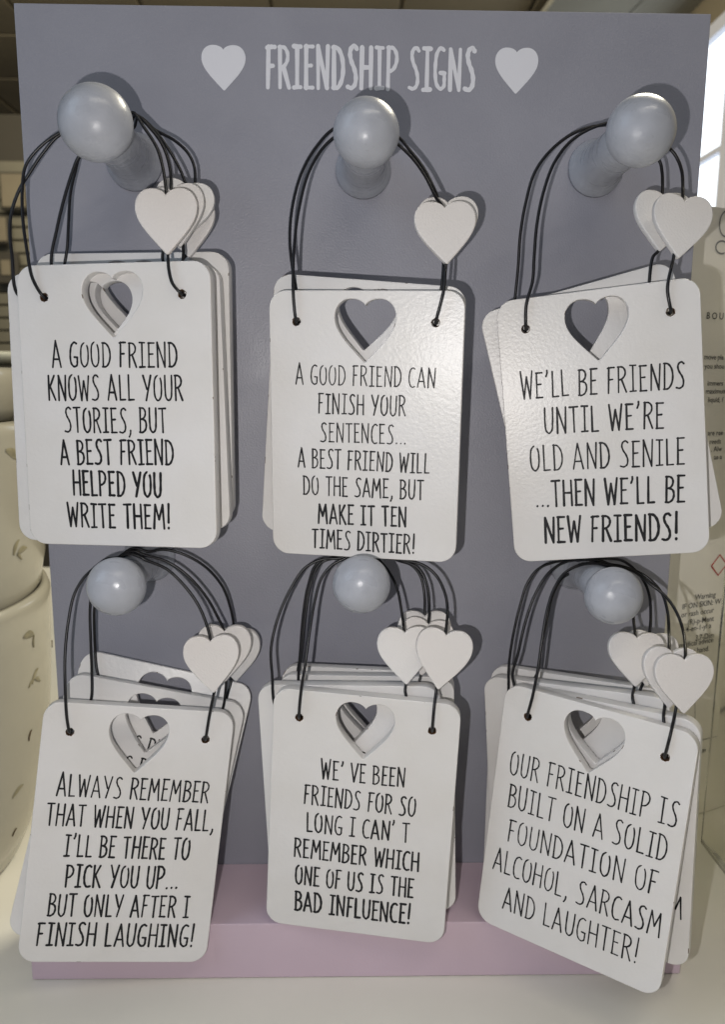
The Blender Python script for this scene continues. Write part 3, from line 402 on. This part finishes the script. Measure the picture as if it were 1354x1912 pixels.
# ---------------------------------------------------------------- stacked cream crockery, left behind the board
def motif(parent, cx, cy, prof_r, ang, z, size, rot, kind):
    """small relief leaf on a turned body"""
    r = prof_r(z)+.0005; n = 5; vs = []; fs = []
    for i in range(n+1):
        t = i/n; wd = size*.36*math.sin(math.pi*min(t*.93+.05, 1))**.8
        for sgn in (-1, 0, 1):
            u = (t-.5)*size; v = sgn*wd*.5+math.sin(t*3)*size*.08
            uu = u*math.cos(rot)-v*math.sin(rot); vv = u*math.sin(rot)+v*math.cos(rot)
            zz = z+vv; rad = prof_r(zz)+(.0009 if sgn == 0 else .0002); a = ang+uu/r
            vs.append((rad*math.cos(a), rad*math.sin(a), zz))
    for i in range(n):
        for k in (0, 1):
            a = i*3+k; fs.append((a, a+1, a+4, a+3))
    link('leaf_relief' if kind == 'leaf' else 'bud_relief', mesh('relief', vs, fs, True), M['leaf' if kind == 'leaf' else 'bud'], parent)
def interp(prof):
    def f(z):
        for (r0, z0), (r1, z1) in zip(prof, prof[1:]):
            if z0 <= z <= z1: return r0+(r1-r0)*(z-z0)/(z1-z0+1e-9)
        return prof[-1][0] if z > prof[-1][1] else prof[0][0]
    return f
px, py = -.385, .06
body = [(.112, .0008), (.120, .004), (.129, .025), (.138, .055), (.144, .095), (.148, .14), (.150, .18), (.151, .205), (.149, .211)]
crock = empty('crock', (px, py, 0.0)); tag(crock, 'cream crock with small leaf relief standing on the counter, lowest of the stack', 'crock')
link('body', lathe('crock_body', [(0.0001, .001)]+body+[(.145, .211), (.142, .20)], 128), M['ceramic'], crock)
up_b = [(.100, .185), (.134, .196), (.1445, .212), (.149, .235), (.150, .27), (.1505, .30), (.151, .328), (.150, .334)]
bowl = empty('bowl', (px, py, 0)); tag(bowl, 'cream bowl with leaf relief nested on top of the lower crock behind the left signs', 'bowl')
link('body', lathe('bowl_body', [(0.0001, .183)]+up_b+[(.1475, .337), (.1455, .332), (.142, .31)], 128), M['ceramic'], bowl)
tb = [(.100, .322), (.128, .328), (.138, .345), (.141, .362), (.1405, .370)]
top_b = empty('bowl', (px, py, 0)); tag(top_b, 'topmost cream bowl of the crockery stack, only its rim showing beside the signs', 'bowl')
link('body', lathe('bowl_body', [(0.0001, .32)]+tb+[(.139, .373), (.1365, .371), (.132, .35), (0.0001, .335)], 128), M['ceramic'], top_b)
def ang_of(x):          # facing angle round the pot for a world x offset
    return x
fb = interp(body); fu = interp(up_b)
for x_, y_, s, r_, k in D['motifs']:
    p_, f_ = (crock, fb) if s[0] == 'c' else (bowl, fu)
    motif(p_, 0, 0, f_, x_, y_, float(s[1:]), r_, k)

# ---------------------------------------------------------------- carton and clear acrylic case, right behind the board
cyaw = math.atan2(14, 33)
carton = empty('carton', (.287, .118, 0)); carton.rotation_euler = (0, 0, cyaw)
tag(carton, 'cream diffuser carton printed with small black text, behind the clear acrylic case at right', 'carton')
ctop = D['marks']['top'][1]-.012
link('panel', box_mesh('panel', -.085, .14, 0, .09, 0.0006, ctop, .0008), M['carton'], carton)
def font_mesh(txt, size, spacing=1.0, off=.0):
    cu = bpy.data.curves.new('f', 'FONT'); cu.body = txt; cu.size = size; cu.space_character = spacing; cu.offset = off; cu.resolution_u = 3
    o = bpy.data.objects.new('tmp', cu); COL.objects.link(o)
    dg = bpy.context.evaluated_depsgraph_get(); me = bpy.data.meshes.new_from_object(o.evaluated_get(dg))
    bpy.data.objects.remove(o); bpy.data.curves.remove(cu); return me
for n_, (t, u, v, h, sp) in enumerate(D['carton']):
    me = font_mesh(t, h*.00046, sp, .00003)
    link('printed_text', me, M['cartonink'], carton, Matrix.Translation((u, -.0003, v)) @ STAND)
def stroke(pts, w, m, nm):
    vs = []; fs = []
    P2 = [Vector((p[0], p[1], 0)) for p in pts]
    for i, p in enumerate(P2):
        t = (P2[min(i+1, len(P2)-1)]-P2[max(i-1, 0)]).normalized(); nn = Vector((-t.y, t.x, 0))*w/2
        vs += [p+nn, p-nn]
    for i in range(len(P2)-1): fs.append((2*i, 2*i+1, 2*i+3, 2*i+2))
    link(nm, mesh(nm, vs, fs), m, carton, Matrix.Translation((0, -.0004, 0)) @ STAND)
mk = D['marks']
dx, dz = mk['diamond']; q_ = .0085
stroke([(dx-q_, dz), (dx, dz+q_), (dx+q_, dz), (dx, dz-q_), (dx-q_, dz)], .0013, M['red'], 'hazard_diamond')
cx_, cz_ = mk['ring']; stroke([(cx_+.0065*math.cos(a*.3), cz_+.009*math.sin(a*.3)) for a in range(22)], .0011, M['cartongrey'], 'printed_ring')
cx_, cz_ = mk['cc']; stroke([(cx_+.006*math.cos(.8+a*.25), cz_+.0045*math.sin(.8+a*.25)) for a in range(19)], .0012, M['cartongrey'], 'printed_ring')
rl = mk['rule']; stroke([rl[0], rl[1]], .0004, M['cartonink'], 'printed_rule'); stroke([rl[2], rl[3]], .0005, M['cartonink'], 'printed_rule')

def rrbox(x0, x1, y0, y1, r, n=6):
    return [(x+(x0+x1)/2, y+(y0+y1)/2) for x, y in rr(x1-x0, y1-y0, r, n)]
ac = empty('acrylic_case', (0, 0, 0)); tag(ac, 'clear acrylic display case with rounded corners standing at the right edge', 'display case')
outer = rrbox(.2755, .42, -.06, .0855, .009, 8); inner = rrbox(.2800, .4155, -.0555, .081, .0055, 8); zt = .488
vs = [(x, y, z) for z in (.0008, zt) for x, y in outer]+[(x, y, z) for z in (.0035, zt) for x, y in inner]
n = len(outer); fs = []
for k in range(n):
    k2 = (k+1) % n
    fs.append((k, k2, n+k2, n+k)); fs.append((2*n+k2, 2*n+k, 3*n+k, 3*n+k2)); fs.append((n+k, n+k2, 3*n+k2, 3*n+k))
fs.append(tuple(range(n))[::-1]); fs.append(tuple(2*n+k for k in range(n)))
link('case_shell', mesh('case_shell', vs, fs, True), M['acrylic'], ac)

# ---------------------------------------------------------------- the shop beyond
tag(link('back_wall', box_mesh('back_wall', -5, 5, 4.2, 4.3, -1.2, 2.2), M['wall']), kind='structure')
ceil = link('ceiling', box_mesh('ceiling', -5, 5, -.5, 4.3, 1.66, 1.76), M['wall']); tag(ceil, kind='structure')
tile = box_mesh('ceiling_tile', -.223, .223, -.223, .223, 0, .012, .004, 1)
for ix in range(-6, 4):
    for iy in range(0, 9):
        link('ceiling_tile', tile, M['wall'], ceil, Matrix.Translation((.07-.0+ix*.46-.12, .3+iy*.46, 1.645+random.uniform(0, .004))))
bmx = box_mesh('roof_slat', -.15, .15, -2.2, 2.2, -.012, .012, .006)
for x in (.84, 1.12, 1.42): link('roof_slat', bmx, M['beam'], ceil, Matrix.Translation((x, 2.1, 1.60)) @ Matrix.Rotation(math.radians(5), 4, 'Z'))
sw = empty('slat_wall', (0, 2.6, 0)); tag(sw, 'dark grooved slat wall panel far behind the left edge of the board', 'slat wall')
slat = box_mesh('slat', -2.2, -.85, 0, .02, 0, .041, .003, 1)
for k in range(30): link('slat', slat, M['slat'], sw, Matrix.Translation((0, 0, -.27+k*.047)))
link('backing', box_mesh('backing', -2.2, -.85, .021, .03, -.3, 1.3), M['frame_dark'], sw)
fr_lab = ['tan framed panel leaning on the slat wall, uppermost beside the black cords', 'wide tan box on the slat wall, cut by the left picture edge', 'small dark frame with a pale picture, lowest on the slat wall']
for (x, z, w, h, m_, l_) in ((-1.225, 1.02, .10, .13, 'tan', 0), (-1.345, .885, .19, .10, 'tan', 1), (-1.27, .75, .09, .11, 'frame_dark', 2)):
    f = empty('wall_frame', (x, 2.57, z)); tag(f, fr_lab[l_], 'picture frame', 'frames on the slat wall')
    link('surround', box_mesh('surround', -w/2, w/2, -.02, .0, -h/2, h/2, .005), M['frame_dark'], f)
    e = .028 if l_ == 2 else .008
    link('panel', box_mesh('inset', -w/2+e, w/2-e, -.026, -.021, -h/2+e, h/2-e, .002), M['tan'], f)
dish = empty('dish', (-.90, 1.55, .385)); tag(dish, 'small white dish on a dark shelf behind the crockery stack', 'dish')
link('body', lathe('dish_body', [(.0001, 0), (.05, .0), (.08, .01), (.10, .032), (.097, .034), (.075, .014), (.0001, .008)], 48), M['white_dish'], dish)
tag(link('shelf', box_mesh('shelf', -1.6, -.6, 1.40, 1.8, .355, .384, .003), M['frame_dark']), 'dark display shelf under the small white dish in the background', 'shelf')
link('side_wall', box_mesh('side_wall', 1.16, 1.2, .3, 4.2, -1.2, 1.64), M['wall']); tag(bpy.data.objects['side_wall'], kind='structure')
win = empty('window', (1.15, 2.3, 1.1)); tag(win, 'bright daylit window with white frame at the upper right', 'window')
em = bpy.data.materials.new('daylight_pane'); em.use_nodes = True; nb = em.node_tree.nodes['Principled BSDF']
nb.inputs['Base Color'].default_value = (.05, .05, .06, 1); nb.inputs['Emission Color'].default_value = (.86, .93, 1, 1); nb.inputs['Emission Strength'].default_value = 1.6
for z0, z1 in ((-.24, -.055), (-.035, .305)):
    link('pane', box_mesh('pane', -.006, .0, -.27, .55, z0, z1), em, win)
link('frame', box_mesh('frame', -.03, .008, -.33, -.272, -.28, .35, .004), M['white_frame'], win)
link('frame', box_mesh('frame', -.03, .008, .552, .61, -.28, .35, .004), M['white_frame'], win)
link('frame', box_mesh('frame', -.029, .008, -.2715, .5515, .307, .35, .004), M['white_frame'], win)
link('frame', box_mesh('frame', -.029, .008, -.2715, .5515, -.28, -.242, .004), M['white_frame'], win)
link('transom', box_mesh('transom', -.027, .008, -.2715, .5515, -.054, -.036, .003), M['white_frame'], win)
